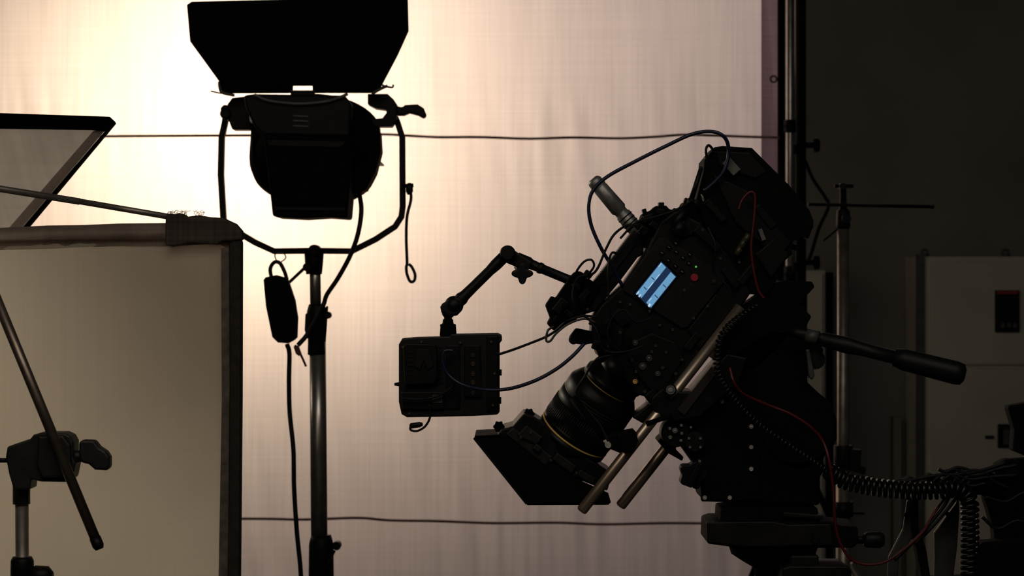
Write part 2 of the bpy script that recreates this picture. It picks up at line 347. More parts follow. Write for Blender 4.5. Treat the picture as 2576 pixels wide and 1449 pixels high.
part('hanging_strap',MB().tube(pth([(683,700),(680,676),(690,660),(704,662),(716,684),(722,704)],5.93),5*sl,0,8),RUB,bx)
part('hanging_ring',MB().tube(pth([(700,664),(694,652),(692,640),(705,634),(716,640),(718,650),(706,660)],5.945),1.6*sl,0,8),GRY,bx)
part('power_cable',MB().tube(pth([(722,866,5.935),(728,890,5.94),(727,960,5.94),(729,1040,5.94),(738,1130,5.93),(740,1230,5.93),(747,1340,5.93),(757,1449,5.93),(760,1600,5.93),(700,2190,5.85),(400,2235,5.85)],k=10),6*sl,0,10),RUB,cat='cable',label='black power cable hanging down to the floor')
mb=MB(); mb.tube(pth([(742,868),(750,880),(758,895),(770,922)],5.93),3*sl,0,8); mb.prism([(738,872),(750,868),(758,890),(752,896),(744,890)],5.92,.012); part('cable_tie',mb,RED,cat='cable tie',label='small red cable tie on the power cable')

# ---------------------------------------------------------------- diffusion frame
DF=4.2; sf=S(DF)
CL=clothmat('cream_diffusion_cloth',(.88,.80,.66),.65,1300,.03,.05)
SLV=clothmat('stained_cotton_sleeve',(.46,.39,.33),.55,500,.15,.5)
TAPE=clothmat('clear_wrap_tape',(.33,.28,.24),.6,120,.35,.5)
df_=thing('cloth_diffuser','rectangular cream cloth diffusion screen with stained sleeve edges','diffusion screen',P(80,1750,DF))
mb=MB(); n=60; vs=[]
x0,x1=XX(-450,DF),XX(576,DF); z1,z0=ZZ(600,DF),ZZ(1760,DF)
for j in range(n+1):
    for i in range(n+1):
        x=x0+(x1-x0)*i/n; z=z1+(z0-z1)*j/n; vs.append((x,DF+.005+.004*noise.noise(Vector((x*4,z*3,2))),z))
mb.add(vs,[[j*(n+1)+i,j*(n+1)+i+1,(j+1)*(n+1)+i+1,(j+1)*(n+1)+i] for j in range(n) for i in range(n)],0,True)
part('cloth',mb,CL,df_,solid=False)
# wrinkled top sleeve: gridded half tube following the frame edge
top=[(-470,584,636),(0,573,629),(120,567,626),(200,566,622),(300,562,619),(415,561,619),(470,556,617),(548,556,613),(575,564,626),(607,590,640)]
mb=MB(); vs=[]; M_=150; Kc=14
for i in range(M_+1):
    px=-470+(607+470)*i/M_
    for q in range(len(top)-1):
        if top[q][0]<=px<=top[q+1][0]+1e-6:
            t=(px-top[q][0])/(top[q+1][0]-top[q][0]); ya=top[q][1]*(1-t)+top[q+1][1]*t; yb=top[q][2]*(1-t)+top[q+1][2]*t; break
    for k in range(Kc+1):
        u_=k/Kc; yy=ya+(yb-ya)*u_; p=P(px,yy,DF)
        p.y=DF+.004-.018*math.sin(math.pi*min(1,u_*1.25)) + .0022*noise.noise(Vector((px*.03+u_*3,u_*2.5,4)))*min(1,4*u_*(1-u_)+.2)
        vs.append(p)
mb.add(vs,[[i*(Kc+1)+k,i*(Kc+1)+k+1,(i+1)*(Kc+1)+k+1,(i+1)*(Kc+1)+k] for i in range(M_) for k in range(Kc)],0,True)
part('top_sleeve',mb,SLV,df_,solid=False)
part('side_sleeve',MB().prism([(574,600),(600,585),(608,610),(607,1000),(603,1449),(600,1780),(568,1780),(571,1449),(576,1000)],DF-.017,.034),mat('dark_sleeve_cloth',(.028,.021,.017),.9,0,.4,60,bump=.6),df_,bevel=.01,label='dark cloth sleeve around side tube')
part('seam_strip',MB().prism([(556,625),(578,620),(580,800),(577,1000),(573,1449),(572,1780),(548,1780),(550,1449),(558,1000)],DF-.006,.008),mat('brown_seam_cloth',(.13,.105,.088),.9,0,.35,60),df_)
part('bottom_sleeve',MB().prism([(-470,1735),(600,1735),(600,1780),(-470,1780)],DF-.015,.03),SLV,df_,bevel=.008)
pts=[(416,545),(428,534),(436,541),(450,534),(470,545),(500,541),(530,546),(560,548),(590,562),(606,580),(609,602),(585,606),(560,606),(545,615),(480,610),(430,620),(415,617)]
part('corner_wrap',MB().prism(pts,DF-.021,.04,back=False),TAPE,df_,bevel=.005,label='crumpled clear tape wrapped on the corner')
mb=MB()
for i in range(26):
    px=424+random.random()*90; mb.tube(pth([(px,543),(px+random.uniform(-8,8),535),(px+random.uniform(-14,14),531+random.uniform(-3,4))],DF-.018),.0004,0,5)
part('loose_fibres',mb,TAPE,df_,kind='stuff')
mb=MB(); mb.cyl(P(-520,392,DF-.01),P(200,507,DF-.01),8.5*sf); mb.cyl(P(190,505,DF-.01),P(470,553,DF-.01),7.5*sf)
part('steel_rod',mb,DST,cat='rod',label='long dull steel rod holding the cloth diffuser corner')
xs=XX(-480,DF); st=thing('grip_stand','steel grip stand supporting the cloth diffuser rod','stand',(xs,DF,0))
part('pole',MB().cyl((xs,DF+.03,.4),(xs,DF+.03,1.78),.014),STL,st)
part('clamp_head',MB().disc(-480,398,DF-.03,40,.07),BLK,st)
legs(xs,DF+.03,.6,.4,st,DST)

fd=lambda x,y:4.6+(y-310)*.0011
fl=thing('reflector_panel','tilted white cloth panel with a black border bar','reflector',P(0,715,5.0))
mb=MB(); mb.sheet([(-380,315),(262,320),(-72,712),(-380,716)],lambda x,y:fd(x,y)+.006,0); part('cloth',mb,clothmat('white_reflector_cloth',(.95,.88,.84),.7,45,.12,.25),fl,solid=False)
mb=MB(); mb.sheet([(-380,280),(0,284),(274,293),(290,308),(276,320),(262,330),(225,326),(0,323),(-380,318)],lambda x,y:fd(x,y)-.012,.02); part('top_bar',mb,MBK,fl,bevel=.003)
mb=MB(); mb.sheet([(290,308),(266,326),(-64,713),(-48,714)],lambda x,y:fd(x,y)-.008,.02); part('side_bar',mb,MBK,fl,bevel=.003)
mb=MB(); mb.sheet([(270,322),(234,330),(-98,712),(-62,713)],lambda x,y:fd(x,y)-.001,0); part('side_sleeve',mb,clothmat('grey_sleeve_cloth',(.50,.45,.41),.6,300,.1,.3),fl,solid=False)
mb=MB(); mb.sheet([(-380,700),(-50,700),(-56,722),(-380,724)],lambda x,y:fd(x,y)-.008,.02); part('bottom_bar',mb,MBK,fl)
part('mounting_rod',MB().cyl(P(-380,300,4.60),(xs,DF+.035,1.74),.008),DST,fl)

# ---------------------------------------------------------------- grip head
DH=3.9; sh=S(DH)
gs=thing('grip_stand','steel grip stand with a black clamp head and cross arm','stand',(XX(55,DH),DH+.02,0))
part('pole',MB().cyl((XX(55,DH),DH+.02,.5),P(55,1270,DH+.02),17*sh),DST,gs)
part('neck',MB().cyl(P(54,1268,DH+.02),P(54,1205,DH+.02),22*sh),GRY,gs)
mb=MB(); mb.lathe(P(56,1480,DH+.02),(0,0,1),[(0,30*sh),(70*sh,29*sh),(80*sh,24*sh)]); mb.lathe(P(70,1450,DH+.02),(1,0,0),[(0,16*sh),(20*sh,28*sh),(52*sh,26*sh),(64*sh,12*sh)],0,24)
part('collar',mb,BLK,gs)
legs(XX(55,DH),DH+.02,.7,.45,gs,DST)
mb=MB(); mb.prism([(14,1150),(18,1124),(40,1116),(76,1104),(84,1094),(100,1089),(160,1089),(176,1097),(184,1112),(184,1150),(190,1166),(182,1204),(164,1213),(104,1212),(78,1206),(76,1232),(34,1233),(22,1192)],DH-.02,.055)
CH=mat('worn_black_clamp',(.012,.0115,.011),.55,.1,.4,60)
part('clamp_head',mb,CH,gs,bevel=.003)
part('clamp_plate',MB().prism([(96,1098),(158,1096),(176,1120),(178,1180),(160,1200),(104,1202),(92,1170)],DH-.032,.014),CH,gs,bevel=.003)
mb=MB(); mb.cyl(P(180,1148,DH),P(210,1148,DH),15*sh); mb.prism([(198,1112),(208,1107),(236,1108),(248,1124),(266,1136),(275,1150),(275,1178),(266,1184),(238,1182),(222,1168),(204,1164),(198,1150)],DH-.015,.03); part('wing_handle',mb,CH,gs,bevel=.004)
part('side_knob',MB().cyl(P(20,1158,DH+.01),P(-8,1158,DH+.01),6*sh).sphere(P(-10,1158,DH+.01),12*sh),RUB,gs)
ra=thing('steel_rod','long dull steel rod clamped diagonally in the grip head','rod',P(250,1380,DH))
a=P(-60,628,DH-.05); b=P(246,1370,DH-.05); part('rod_tube',MB().cyl(a,b,13*sh,13*sh,0,24),mat('brown_steel_rod',(.22,.175,.145),.38,.8,.3,25),ra)
part('end_cap',MB().lathe(b-(b-a).normalized()*.012,b-a,[(0,14.5*sh),(.014,14.5*sh),(.02,10*sh)],0,20),RUB,ra)

# ================================================================ cinema camera
s4=S(4.22)
cam=thing('cinema_camera','black cinema camera tilted down with lens and matte box','camera',P(1700,1000,4.3))
D1=4.22
part('camera_body',MB().prism([(1622,640),(1660,560),(1700,528),(1762,560),(1832,640),(1890,735),(1862,778),(1760,900),(1668,1000),(1640,1002),(1600,992),(1552,925),(1505,895),(1488,850),(1490,800),(1512,768),(1572,712)],D1,.15),BLK,cam,bevel=.004)
part('control_panel',MB().prism([(1622,648),(1658,600),(1672,598),(1826,694),(1826,704),(1730,822),(1716,826),(1570,732),(1568,722)],D1-.006,.007),DGY,cam,bevel=.001)
for pts,d,t in (([(1640,985),(1600,940),(1580,900),(1590,860),(1640,838),(1700,862),(1720,900),(1668,985)],D1-.008,.01),([(1500,840),(1530,800),(1570,830),(1560,890),(1520,890)],D1-.01,.02),([(1730,830),(1800,740),(1850,770),(1760,880)],D1-.006,.01),
   (rot(1838,700,60,16,52),D1-.012,.02),(rot(1780,600,80,22,42),D1-.012,.02),(rot(1560,800,44,30,52),D1-.012,.02),(rot(1505,870,30,24,20),D1-.016,.02),(rot(1650,1010,60,30,52),D1-.012,.03),(rot(1742,860,50,20,-52),D1-.012,.02)):
    part('side_plate',MB().prism(pts,d,t),BLK,cam,bevel=.002)
part('top_plate',MB().prism([(1594,578),(1622,600),(1618,640),(1604,648),(1556,712),(1512,765),(1500,782),(1440,800),(1432,790),(1470,735),(1500,700)],D1+.03,.09),BLK,cam,bevel=.003)
part('rail_edge',MB().prism([(1594,604),(1602,610),(1520,716),(1512,710)],D1+.025,.01),DGY,cam)
mb=MB(); mb.prism([(1372,768),(1388,744),(1398,750),(1436,694),(1452,702),(1480,700),(1510,720),(1478,780),(1440,812),(1392,832),(1376,815),(1384,800)],D1+.02,.08)
mb.disc(1455,700,D1+.01,18,.06); part('front_bracket',mb,MBK,cam,bevel=.003)
part('front_clamp',MB().prism([(1432,850),(1450,826),(1500,836),(1500,862),(1470,868),(1440,864)],D1+.01,.06).disc(1443,856,D1,11,.06),MBK,cam,bevel=.003)
for x,y,w_,h_,a_ in ((1410,770,40,24,-52),(1430,790,26,14,38),(1470,742,30,18,-52),(1480,690,22,16,38),(1495,812,24,18,20),(1452,720,14,26,-52)):
    part('bracket_block',MB().prism(rot(x,y,w_,h_,a_),D1+.006,.03),BLK,cam,bevel=.002)
for x,y,R_ in ((1418,768,7),(1402,800,6),(1468,760,8),(1520,830,16),(1545,870,13),(1510,870,10),(1580,860,11),(1556,925,10)):
    part('gear_wheel',MB().prism(lobed(x,y,R_,14,.06),D1-.022,.03),MBK,cam,bevel=.001)
mb=MB(); mb.prism([(1612,556),(1618,536),(1640,528),(1650,518),(1676,517),(1686,528),(1716,520),(1722,506),(1748,508),(1770,560),(1722,620),(1640,640),(1612,600)],D1+.02,.1)
part('rear_top_mount',mb,MBK,cam,bevel=.003)
part('top_clamp',MB().prism([(1690,574),(1716,520),(1740,560),(1748,590),(1716,600)],D1-.005,.03),BLK,cam,bevel=.003)
for x,y,w_,h_,a_ in ((1632,548,26,18,-20),(1664,532,20,14,10),(1700,535,22,16,40),(1650,570,34,16,38),(1620,580,22,20,38)):
    part('mount_block',MB().prism(rot(x,y,w_,h_,a_),D1+.004,.03),BLK,cam,bevel=.002)
for x,y,w_,h_,a_ in ((1622,532,10,14,-15),(1664,514,14,10,0),(1606,566,12,18,38),(1730,504,16,10,20),(1782,400,14,20,-20),(2030,588,16,22,20),(1996,622,18,14,10)):
    part('edge_fitting',MB().prism(rot(x,y,w_,h_,a_),D1+.03,.03),BLK,cam,bevel=.001)
a=P(1496,456,4.28); b=P(1612,592,4.28); h=(b-a); hl=h.length
mb=MB(); mb.lathe(a,h,[(-.006,12*s4),(-.003,17*s4),(.0,19*s4),(.012,20*s4),(hl*.12,18.5*s4),(hl*.13,19.5*s4),(hl*.52,21*s4),(hl*.55,17*s4),(hl*.6,17*s4),(hl*.62,20*s4),(hl*.95,20*s4),(hl,16*s4)],0,32)
hd=part('top_handle',mb,GRIP,cam,label='grey ribbed round top handle')
for t in (.66,.72,.78,.84): part('handle_ring',MB().torus(a+h*t,h,20*s4,1.6*s4),BLK,hd)
D2=4.225
bt=part('battery_pack',MB().prism([(1770,430),(1772,402),(1798,370),(1818,367),(1892,372),(1940,420),(1986,466),(2036,528),(2047,556),(2046,572),(2030,596),(1994,606),(1992,640),(1962,668),(1958,700),(1930,742),(1890,740),(1830,640),(1772,560),(1752,500)],D2,.13),MBK,cam,bevel=.003)
for pts,d,t in (([(1795,440),(1880,480),(1990,610),(1960,650),(1850,560)],D2-.006,.01),([(1900,640),(1948,600),(1985,640),(1940,700)],D2-.01,.012),([(1800,380),(1886,384),(1930,432),(1900,450),(1812,420)],D2-.005,.01),(rot(1800,530,70,18,48),D2-.01,.02),(rot(1880,690,60,20,-50),D2-.012,.02),(rot(1925,545,70,20,50),D2-.01,.01)):
    part('battery_cover',MB().prism(pts,d,t),BLK,cam,bevel=.002)
for q in (rot(1840,418,24,42,-42),rot(1917,590,10,30,-20)): part('battery_label',MB().prism(q,D2-.0125,.004),mat('pale_label',(.13,.125,.11),.6),bt,label='pale grey battery label')
for (x,y) in ((1872,610),(1862,625),(1852,642)): part('cable_connector',MB().cyl(P(x,y,D2-.015),P(x+12,y-22,D2-.015),8*s4),mat('olive_connector',(.04,.035,.015),.4),cam)
part('antenna',MB().cyl(P(1738,505,4.21),P(1763,425,4.21),7*s4,5.5*s4).sphere(P(1763,424,4.21),5.6*s4).cyl(P(1734,520,4.21),P(1740,500,4.21),9*s4),RUB,cam)
part('top_connector',MB().cyl(P(1692,572,4.205),P(1722,530,4.205),11*s4).cyl(P(1700,590,4.205),P(1716,560,4.205),15*s4),RUB,cam)
part('top_connector',MB().torus(P(1768,498,4.21),(1,0,.4),9*s4,2*s4),GRIP,cam)
EM=mat('screen_light_blue',(.02,.02,.02),.3,0,.1,60,emit=(.13,.32,.52),es=1.0)
EMD=mat('screen_dark_blue',(.01,.01,.02),.3,0,.1,60,emit=(.010,.025,.07),es=1.0)
EMW=mat('screen_white',(.02,.02,.02),.3,0,.1,60,emit=(.5,.68,.8),es=1.0)
D3=D1-.0075
def quad(u0,v0,u1,v1):
    A=Vector((1598,738)); U=Vector((1663,657))-A; V=Vector((1637,777))-A
    return [tuple(A+U*u+V*v) for u,v in ((u0,v0),(u1,v0),(u1,v1),(u0,v1))]
part('display_bezel',MB().prism(quad(-.06,-.08,1.06,1.08),D3,.004),MBK,cam)
mb=MB(); mb.prism(quad(0,0,1,1),D3-.001,.002); 
for q in (quad(.03,.04,.98,.36),quad(.03,.66,.98,.97)): mb.prism(q,D3-.0016,.001,1)
for q in (quad(0,.05,.10,.10),quad(0,.2,.08,.26),quad(.3,.31,.5,.34),quad(.6,.31,.75,.34),quad(.1,.7,.2,.73),quad(.0,.8,.08,.9),quad(.86,.06,.97,.09)): mb.prism(q,D3-.0022,.001,2)
for q in (quad(.25,.12,.27,.3),quad(.55,.12,.57,.3),quad(.3,.74,.32,.94),quad(.62,.74,.64,.94)): mb.prism(q,D3-.0022,.001,0)
part('status_display',mb,[EMD,EM,EMW],cam,label='small glowing blue status display')
for (x,y) in ((1665,636),(1683,622),(1701,633),(1718,648),(1733,662),(1681,655),(1699,669),(1716,683),(1735,640),(1700,612)):
    mb=MB(); mb.prism(rot(x,y,11,9,38),D3-.002,.004,0); mb.prism(rot(x,y,6,1.6,38),D3-.0026,.001,1); part('button',mb,[MBK,LGY],cam)
part('record_button',MB().disc(1747,698,D3-.003,9.5,.006),REDB,cam,label='round red record button')
part('indicator_light',MB().disc(1751,671,D3-.003,2.6,.006),GRNE,cam,label='tiny green indicator light')
def ring(x,y,R,m=CHR,par=cam,d=D1-.012,tw=1.1):
    b=MB(); b.torus(P(x,y,d),(0,1,0),R*s4,tw*s4,0,20,6); b.lathe(P(x,y,d+.0005),(0,1,0),[(0,R*.32*s4),(.0015,R*.9*s4),(.012,R*.9*s4)],0,16)
    return part('screw',b,m,par)
MGY=mat('mid_grey_metal',(.13,.125,.115),.45,.3,.2,60)
for x,y,R in ((1633,901,7),(1617,921,8),(1598,862,6),(1655,940,6),(1640,885,3),(1676,886,2.5),(1600,935,2.5),(1667,925,3),(1650,870,2.5),(1590,905,3),(1622,985,3),(1700,940,3),
     (1796,707,3.5),(1692,830,2.5),(1660,818,2.5),(1560,760,2.5),(1585,766,2.5),(1722,730,3),(1634,783,2.5),(1560,836,3),(1531,872,2.5),(1478,778,2.5),(1768,578,2.5),(1812,650,2.5),(1718,560,2.5),(1860,660,2.5),(1690,970,3),(1652,1000,3),(1716,905,2.5),(1745,800,2.5),(1780,770,2.5)): ring(x,y,R,GRY if R<4 else MGY,tw=.9)
ring(1598,960,5,GLD)
# lens
la=Vector((-.56,.30,-.83)).normalized(); lc=P(1450,1085,4.335); pp_=1/ math.sqrt(la.x**2+la.z**2)
def lt(t): return t*s4*pp_
LM=mat('satin_black_lens_metal',(.006,.006,.006),.45,0,.2,40,spec=.25)
prof=[(-215,52),(-192,60),(-190,66),(-168,67),(-167,76),(-150,78),(-149,74),(-145,74),(-144,82),(-134,90),(-124,97),(-118,99),(-92,99),(-91,98),(-88,98),(-87,99.5),(-64,99.5),(-63,98.5),(-8,98.5),(-7,99.5),(1,99.5),(2,97),(12,97),(13,99.5),(24,99),(30,92),(60,90),(110,88),(130,82)]
lens=part('lens',MB().lathe(lc,la,[(lt(t),r_*s4*.98) for t,r_ in prof],0,64),LM,cam,label='large black cine lens with straight ribbed barrel')
for t,r_,w_ in ((7,97.5,2.6),(-147,75,1.3)):
    part('gold_ring',MB().torus(lc+la*lt(t),la,r_*s4*.98,w_*s4,0,64,8),GLD,lens,label='thin gold ring')
mb=MB(); u=la.cross(Vector((0,1,0))).normalized(); w=la.cross(u)
for i in range(90):
    g=2*math.pi*i/90; e=u*math.cos(g)+w*math.sin(g); c=lc+la*lt(-35)+e*97*s4; mb.cyl(c-la*lt(25),c+la*lt(25),1.6*s4,1.6*s4,0,6)
part('focus_gear',mb,LM,lens)
for t in (-95,-102): part('lens_mark',MB().torus(lc+la*lt(t),la,98.5*s4*.98,.7*s4,0,64,6),MGY,lens)
mb=MB()
for i in range(7):
    g=-2.2+i*.13; e=u*math.cos(g)+w*math.sin(g); c=lc+la*lt(-110)+e*97.3*s4; mb.cyl(c-la*lt(4),c+la*lt(4),1.3*s4,1.3*s4,0,5)
part('lens_scale_marks',mb,MGY,lens)
part('focus_motor',MB().cyl(P(1528,905,4.20),P(1552,945,4.20),18*s4),LM,cam)
part('focus_arm',MB().cyl(P(1440,1000,4.22),P(1530,1115,4.20),9*s4),MBK,cam)
part('focus_clamp',MB().prism([(1528,1100),(1545,1090),(1580,1088),(1605,1105),(1600,1130),(1560,1140),(1530,1128)],4.2,.08),MBK,cam,bevel=.002)
part('lens_mount',MB().prism([(1500,905),(1520,895),(1575,905),(1612,960),(1618,990),(1600,1000),(1560,960)],4.25,.08),MBK,cam,bevel=.002)
part('motor_gear',MB().disc(1530,1120,4.19,8,.02).cyl(P(1530,1118,4.195),P(1522,1106,4.195),6*s4),CHR,cam)
M0,M1=4.28,4.46
hood=[(1190,1104),(1197,1096),(1262,1094),(1330,1120),(1440,1200),(1530,1240),(1537,1264),(1530,1270),(1326,1270),(1318,1264)]
mb=MB(); mb.prism(hood,M0,.004); mb.prism(hood,M1-.004,.004)
def bar(a,b,t=4):
    v=(Vector(b)-Vector(a)).normalized(); n=Vector((-v.y,v.x))*t
    return [tuple(Vector(a)-n),tuple(Vector(b)-n),tuple(Vector(b)+n),tuple(Vector(a)+n)]
mb.prism(bar((1194,1100),(1262,1097)),M0,M1-M0); mb.prism(bar((1326,1267),(1532,1266)),M0,M1-M0)
mt=part('matte_box_hood',mb,MBK,cam,bevel=.001)
part('hood_rim',MB().prism(bar((1194,1103),(1324,1268),2.2),M0-.004,.01),DGY,cam)
part('filter_stage',MB().prism([(1248,1098),(1262,1080),(1290,1072),(1318,1040),(1340,1046),(1372,1066),(1410,1110),(1540,1190),(1528,1235),(1440,1200),(1330,1120)],M0+.005,M1-M0-.01),BLK,cam,bevel=.003)
for pts,d in (([(1272,1092),(1292,1076),(1390,1150),(1372,1172)],M0-.003),([(1300,1095),(1325,1070),(1365,1100),(1350,1120)],M0-.008),(rot(1420,1165,60,22,36),M0-.003),(rot(1475,1200,46,18,30),M0-.004),(rot(1352,1128,20,16,38),M0-.012)):
    part('filter_tray',MB().prism(pts,d,.012),mat('tray_dark_grey',(.012,.012,.013),.5,0,.3,60,spec=.3),cam,bevel=.002)
for x,y in ((1255,1074),(1331,1042)): part('matte_box_knob',MB().prism(lobed(x,y,13,6,.12),M0+.03,.02).cyl(P(x,y,M0+.045),P(x+10,y+22,M0+.045),7*s4),MBK,cam)
for x,y in ((1310,1100),(1386,1158),(1450,1190),(1335,1088)): ring(x,y,2.5,GRY,cam,M0-.013,.8)
def rodm(a,b,d,R=14):
    m=MB(); A=P(*a,d); B=P(*b,d); v=(B-A).normalized()
    L_=(B-A).length; m.lathe(A,v,[(0,R*s4),(L_-.003,R*s4),(L_,R*s4*.85)],0,28); m.lathe(B-v*.001,v,[(0,R*s4*.7),(.002,R*s4*.6)],0,20); return m
ROD=mat('warm_rod_metal',(.72,.57,.44),.36,.92,.12,30)
part('support_rod',rodm((1864,772),(1462,1286),4.205),ROD,cam,label='long polished metal support rod')
part('support_rod',rodm((1830,930),(1560,1274),4.30),ROD,cam,label='long polished metal support rod')
part('plate_edge',MB().prism([(1790,922),(1806,934),(1722,1044),(1704,1030)],4.19,.012),mat('brown_metal_plate',(.04,.032,.028),.4,.4),cam)
part('rod_bridge',MB().prism([(1640,1000),(1668,975),(1690,1000),(1706,985),(1745,985),(1800,920),(1830,890),(1880,900),(1860,960),(1760,1050),(1700,1060),(1650,1040),(1636,1020)],4.195,.16),BLK,cam,bevel=.003)
part('rod_bridge',MB().prism([(1590,1050),(1640,1010),(1672,1030),(1664,1058),(1622,1068)],4.23,.1),BLK,cam,bevel=.003)
part('clamp_knob',MB().disc(1687,981,4.18,16,.03),DGY,cam)
ring(1687,981,10,LGY,cam,4.178)
part('rod_clamp',MB().cyl(P(1625,1066,4.195),P(1690,1046,4.195),6*s4),MBK,cam)
part('rod_clamp',MB().prism([(1655,1110),(1690,1075),(1712,1095),(1700,1130),(1720,1150),(1716,1160),(1680,1140)],4.27,.1),MBK,cam,bevel=.002)
part('rod_clamp',MB().prism([(1560,1092),(1600,1085),(1606,1110),(1590,1140),(1566,1138),(1556,1110)],4.18,.1),MBK,cam,bevel=.002)

# ---------------------------------------------------------------- fluid head
hx=thing('fluid_head','large black fluid support head with pan handle','camera head',P(1930,1275,4.32))
part('tilt_plate',MB().prism([(1860,780),(1915,742),(1945,714),(1975,706),(2043,708),(2050,722),(2010,764),(2042,796),(2024,828),(1990,838),(1960,880),(1900,930),(1840,930),(1795,900)],4.235,.13),MBK,hx,bevel=.003)
part('head_body',MB().prism([(1722,1052),(1790,935),(1850,880),(1930,830),(2000,830),(2056,850),(2072,880),(2066,915),(2046,932),(2030,946),(2032,962),(2062,990),(2090,1012),(2106,1058),(2106,1104),(2088,1136),(2070,1152),(2076,1180),(2064,1200),(2063,1272),(1768,1262),(1764,1190),(1722,1130)],4.235,.17),MBK,hx,bevel=.006)
part('fluid_drum',MB().disc(2008,1078,4.225,98,.21,0,48),MBK,hx)
part('side_plate',MB().prism([(1760,1015),(1800,985),(1905,1050),(1915,1260),(1765,1262),(1760,1180),(1735,1150)],4.226,.02),MBK,hx,bevel=.002)
part('rosette',MB().disc(1700,1090,4.21,36,.07,0,32),BLK,hx)
part('rosette',MB().disc(1748,1112,4.205,26,.06,0,32),DGY,hx)
part('tilt_knob',MB().prism(lobed(1744,1196,32,5,.14),4.2,.05).prism([(1724,1222),(1756,1162),(1768,1168),(1740,1228)],4.185,.02),BLK,hx,bevel=.002)
part('brake_knob',MB().prism(lobed(2052,905,24,20,.03),4.2,.08),RUB,hx)
part('brake_lever',MB().prism([(2028,880),(2036,878),(2050,945),(2044,956),(2036,950)],4.19,.02),GRY,hx,bevel=.002)
for x,y,R in ((1781,1004,4),(1816,1010,4.5),(1890,1073,4.5),(1890,1125,4.5),(1890,1180,4.5),(1773,1252,4.5),(1836,1252,4.5)): ring(x,y,R,CHR,hx,4.22,.9)
for x,y,R in ((1686,1100,4),(1698,1083,6),(1714,1070,3),(1715,1090,3),(1713,1108,3),(1685,1078,3),(1733,1103,2.5),(1762,1103,2.5),(1736,1125,2.5),(1762,1125,2.5),(1760,1160,3),(1738,1075,2.5)): ring(x,y,R,LGY,hx,4.2,.7)
ha=P(1985,832,4.2); hb=P(2428,944,4.12); hv=(hb-ha); H=hv.length
pn=part('pan_handle',MB().lathe(ha,hv,[(0,8*s4),(.05*H,14*s4),(.17*H,17*s4),(.172*H,13*s4),(.2*H,18*s4),(.34*H,21*s4),(.42*H,17*s4),(.6*H,17*s4),(.605*H,23*s4),(.66*H,27*s4),(.95*H,29*s4),(.985*H,26*s4),(H,15*s4)],0,32),RUB,hx)
part('handle_clamp',MB().lathe(ha,hv,[(.1*H,16.5*s4),(.17*H,17.5*s4)],0,24),GRY,pn)

tp=thing('tripod','heavy black tripod with a flat mounting plate','tripod',(XX(1930,4.32),4.32,0))
WM=mat('dark_worn_metal',(.005,.005,.005),.8,0,.5,30,spec=.08)
part('mounting_plate',MB().prism([(1782,1318),(1800,1312),(2090,1312),(2110,1322),(2158,1326),(2160,1366),(2146,1378),(1870,1380),(1780,1368)],4.22,.16),WM,tp,bevel=.003)
part('upper_plate',MB().prism([(1812,1314),(1814,1280),(1850,1276),(2056,1276),(2064,1314)],4.235,.12),WM,tp,bevel=.003)
WD=mat('worn_dark_steel',(.013,.013,.0125),.5,.1,.4,30,spec=.18)
part('plate_cover',MB().prism([(1777,1314),(1940,1312),(1985,1320),(2090,1318),(2096,1372),(1870,1376),(1779,1364)],4.214,.01),WD,tp,bevel=.002)
part('plate_cover',MB().prism([(1970,1288),(2070,1296),(2072,1306),(1970,1300)],4.214,.025),WD,tp,bevel=.002)
part('plate_knob',MB().cyl(P(2150,1358,4.25),P(2178,1358,4.25),10*s4).lathe(P(2172,1358,4.25),(1,0,0),[(0,14*s4),(8*s4,20*s4),(42*s4,21*s4),(52*s4,15*s4)],0,24),RUB,tp)
cxm=XX(1945,4.32)
part('bowl',MB().lathe((cxm,4.32,ZZ(1470,4.32)),(0,0,1),[(0,.03),(.03,.035),(.045,.06),(.055,.075),(.07,.08)],0,40),MBK,tp)
for y in (1348,1362): part('plate_bolt',MB().disc(2052,y,4.205,7,.02),DGY,tp)
part('centre_column',MB().cyl((cxm,4.32,.35),(cxm,4.32,ZZ(1440,4.32)),.028),BLK,tp)
part('leg_crown',MB().prism([(1968,1430),(1985,1424),(2130,1424),(2142,1432),(2142,1470),(1968,1470)],4.2,.12),WD,tp,bevel=.003)
part('crown_lug',MB().prism([(1990,1398),(2060,1398),(2060,1426),(1990,1426)],4.22,.06),WD,tp,bevel=.003)
for i in range(3):
    gg=.5+i*2.0944; e=Vector((cxm+.3*math.cos(gg),4.32+.3*math.sin(gg),.015)); t=Vector((cxm+.04*math.cos(gg),4.32+.04*math.sin(gg),.96))
    part('tripod_leg',MB().cyl(t,(t+e)/2,.022).cyl((t+e)/2,e,.016).sphere(e,.015),BLK,tp)

# ---------------------------------------------------------------- monitor and arm
mo=thing('field_monitor','small black on-camera monitor seen from its back','monitor',P(1130,1048,4.3))
DM=4.27
part('monitor_case',MB().prism([(1003,866),(1012,851),(1050,848),(1130,846),(1134,840),(1252,838),(1262,842),(1263,858),(1257,862),(1257,1036),(1252,1043),(1190,1047),(1024,1050),(1010,1042),(1003,1010)],DM,.035),mat('black_monitor_shell',(.009,.0095,.011),.45,0,.2,60,spec=.3),mo,bevel=.003)
for pts,d,t in (([(1014,872),(1024,864),(1096,866),(1100,880),(1100,955),(1090,966),(1018,968)],DM-.018,.02),([(1010,985),(1118,985),(1118,1030),(1012,1030)],DM-.008,.01),([(1168,868),(1208,868),(1212,1000),(1168,1000)],DM-.006,.008),([(1224,846),(1254,844),(1252,1034),(1224,1036)],DM-.004,.006),([(1122,868),(1158,868),(1158,1030),(1122,1030)],DM-.003,.005)):
    part('back_plate',MB().prism(pts,d,t),BLK,mo,bevel=.002)
part('battery_latch',MB().prism([(1048,878),(1080,878),(1090,920),(1076,932),(1066,906),(1056,932),(1042,920)],DM-.022,.006),DGY,mo,bevel=.001)
mb=MB()
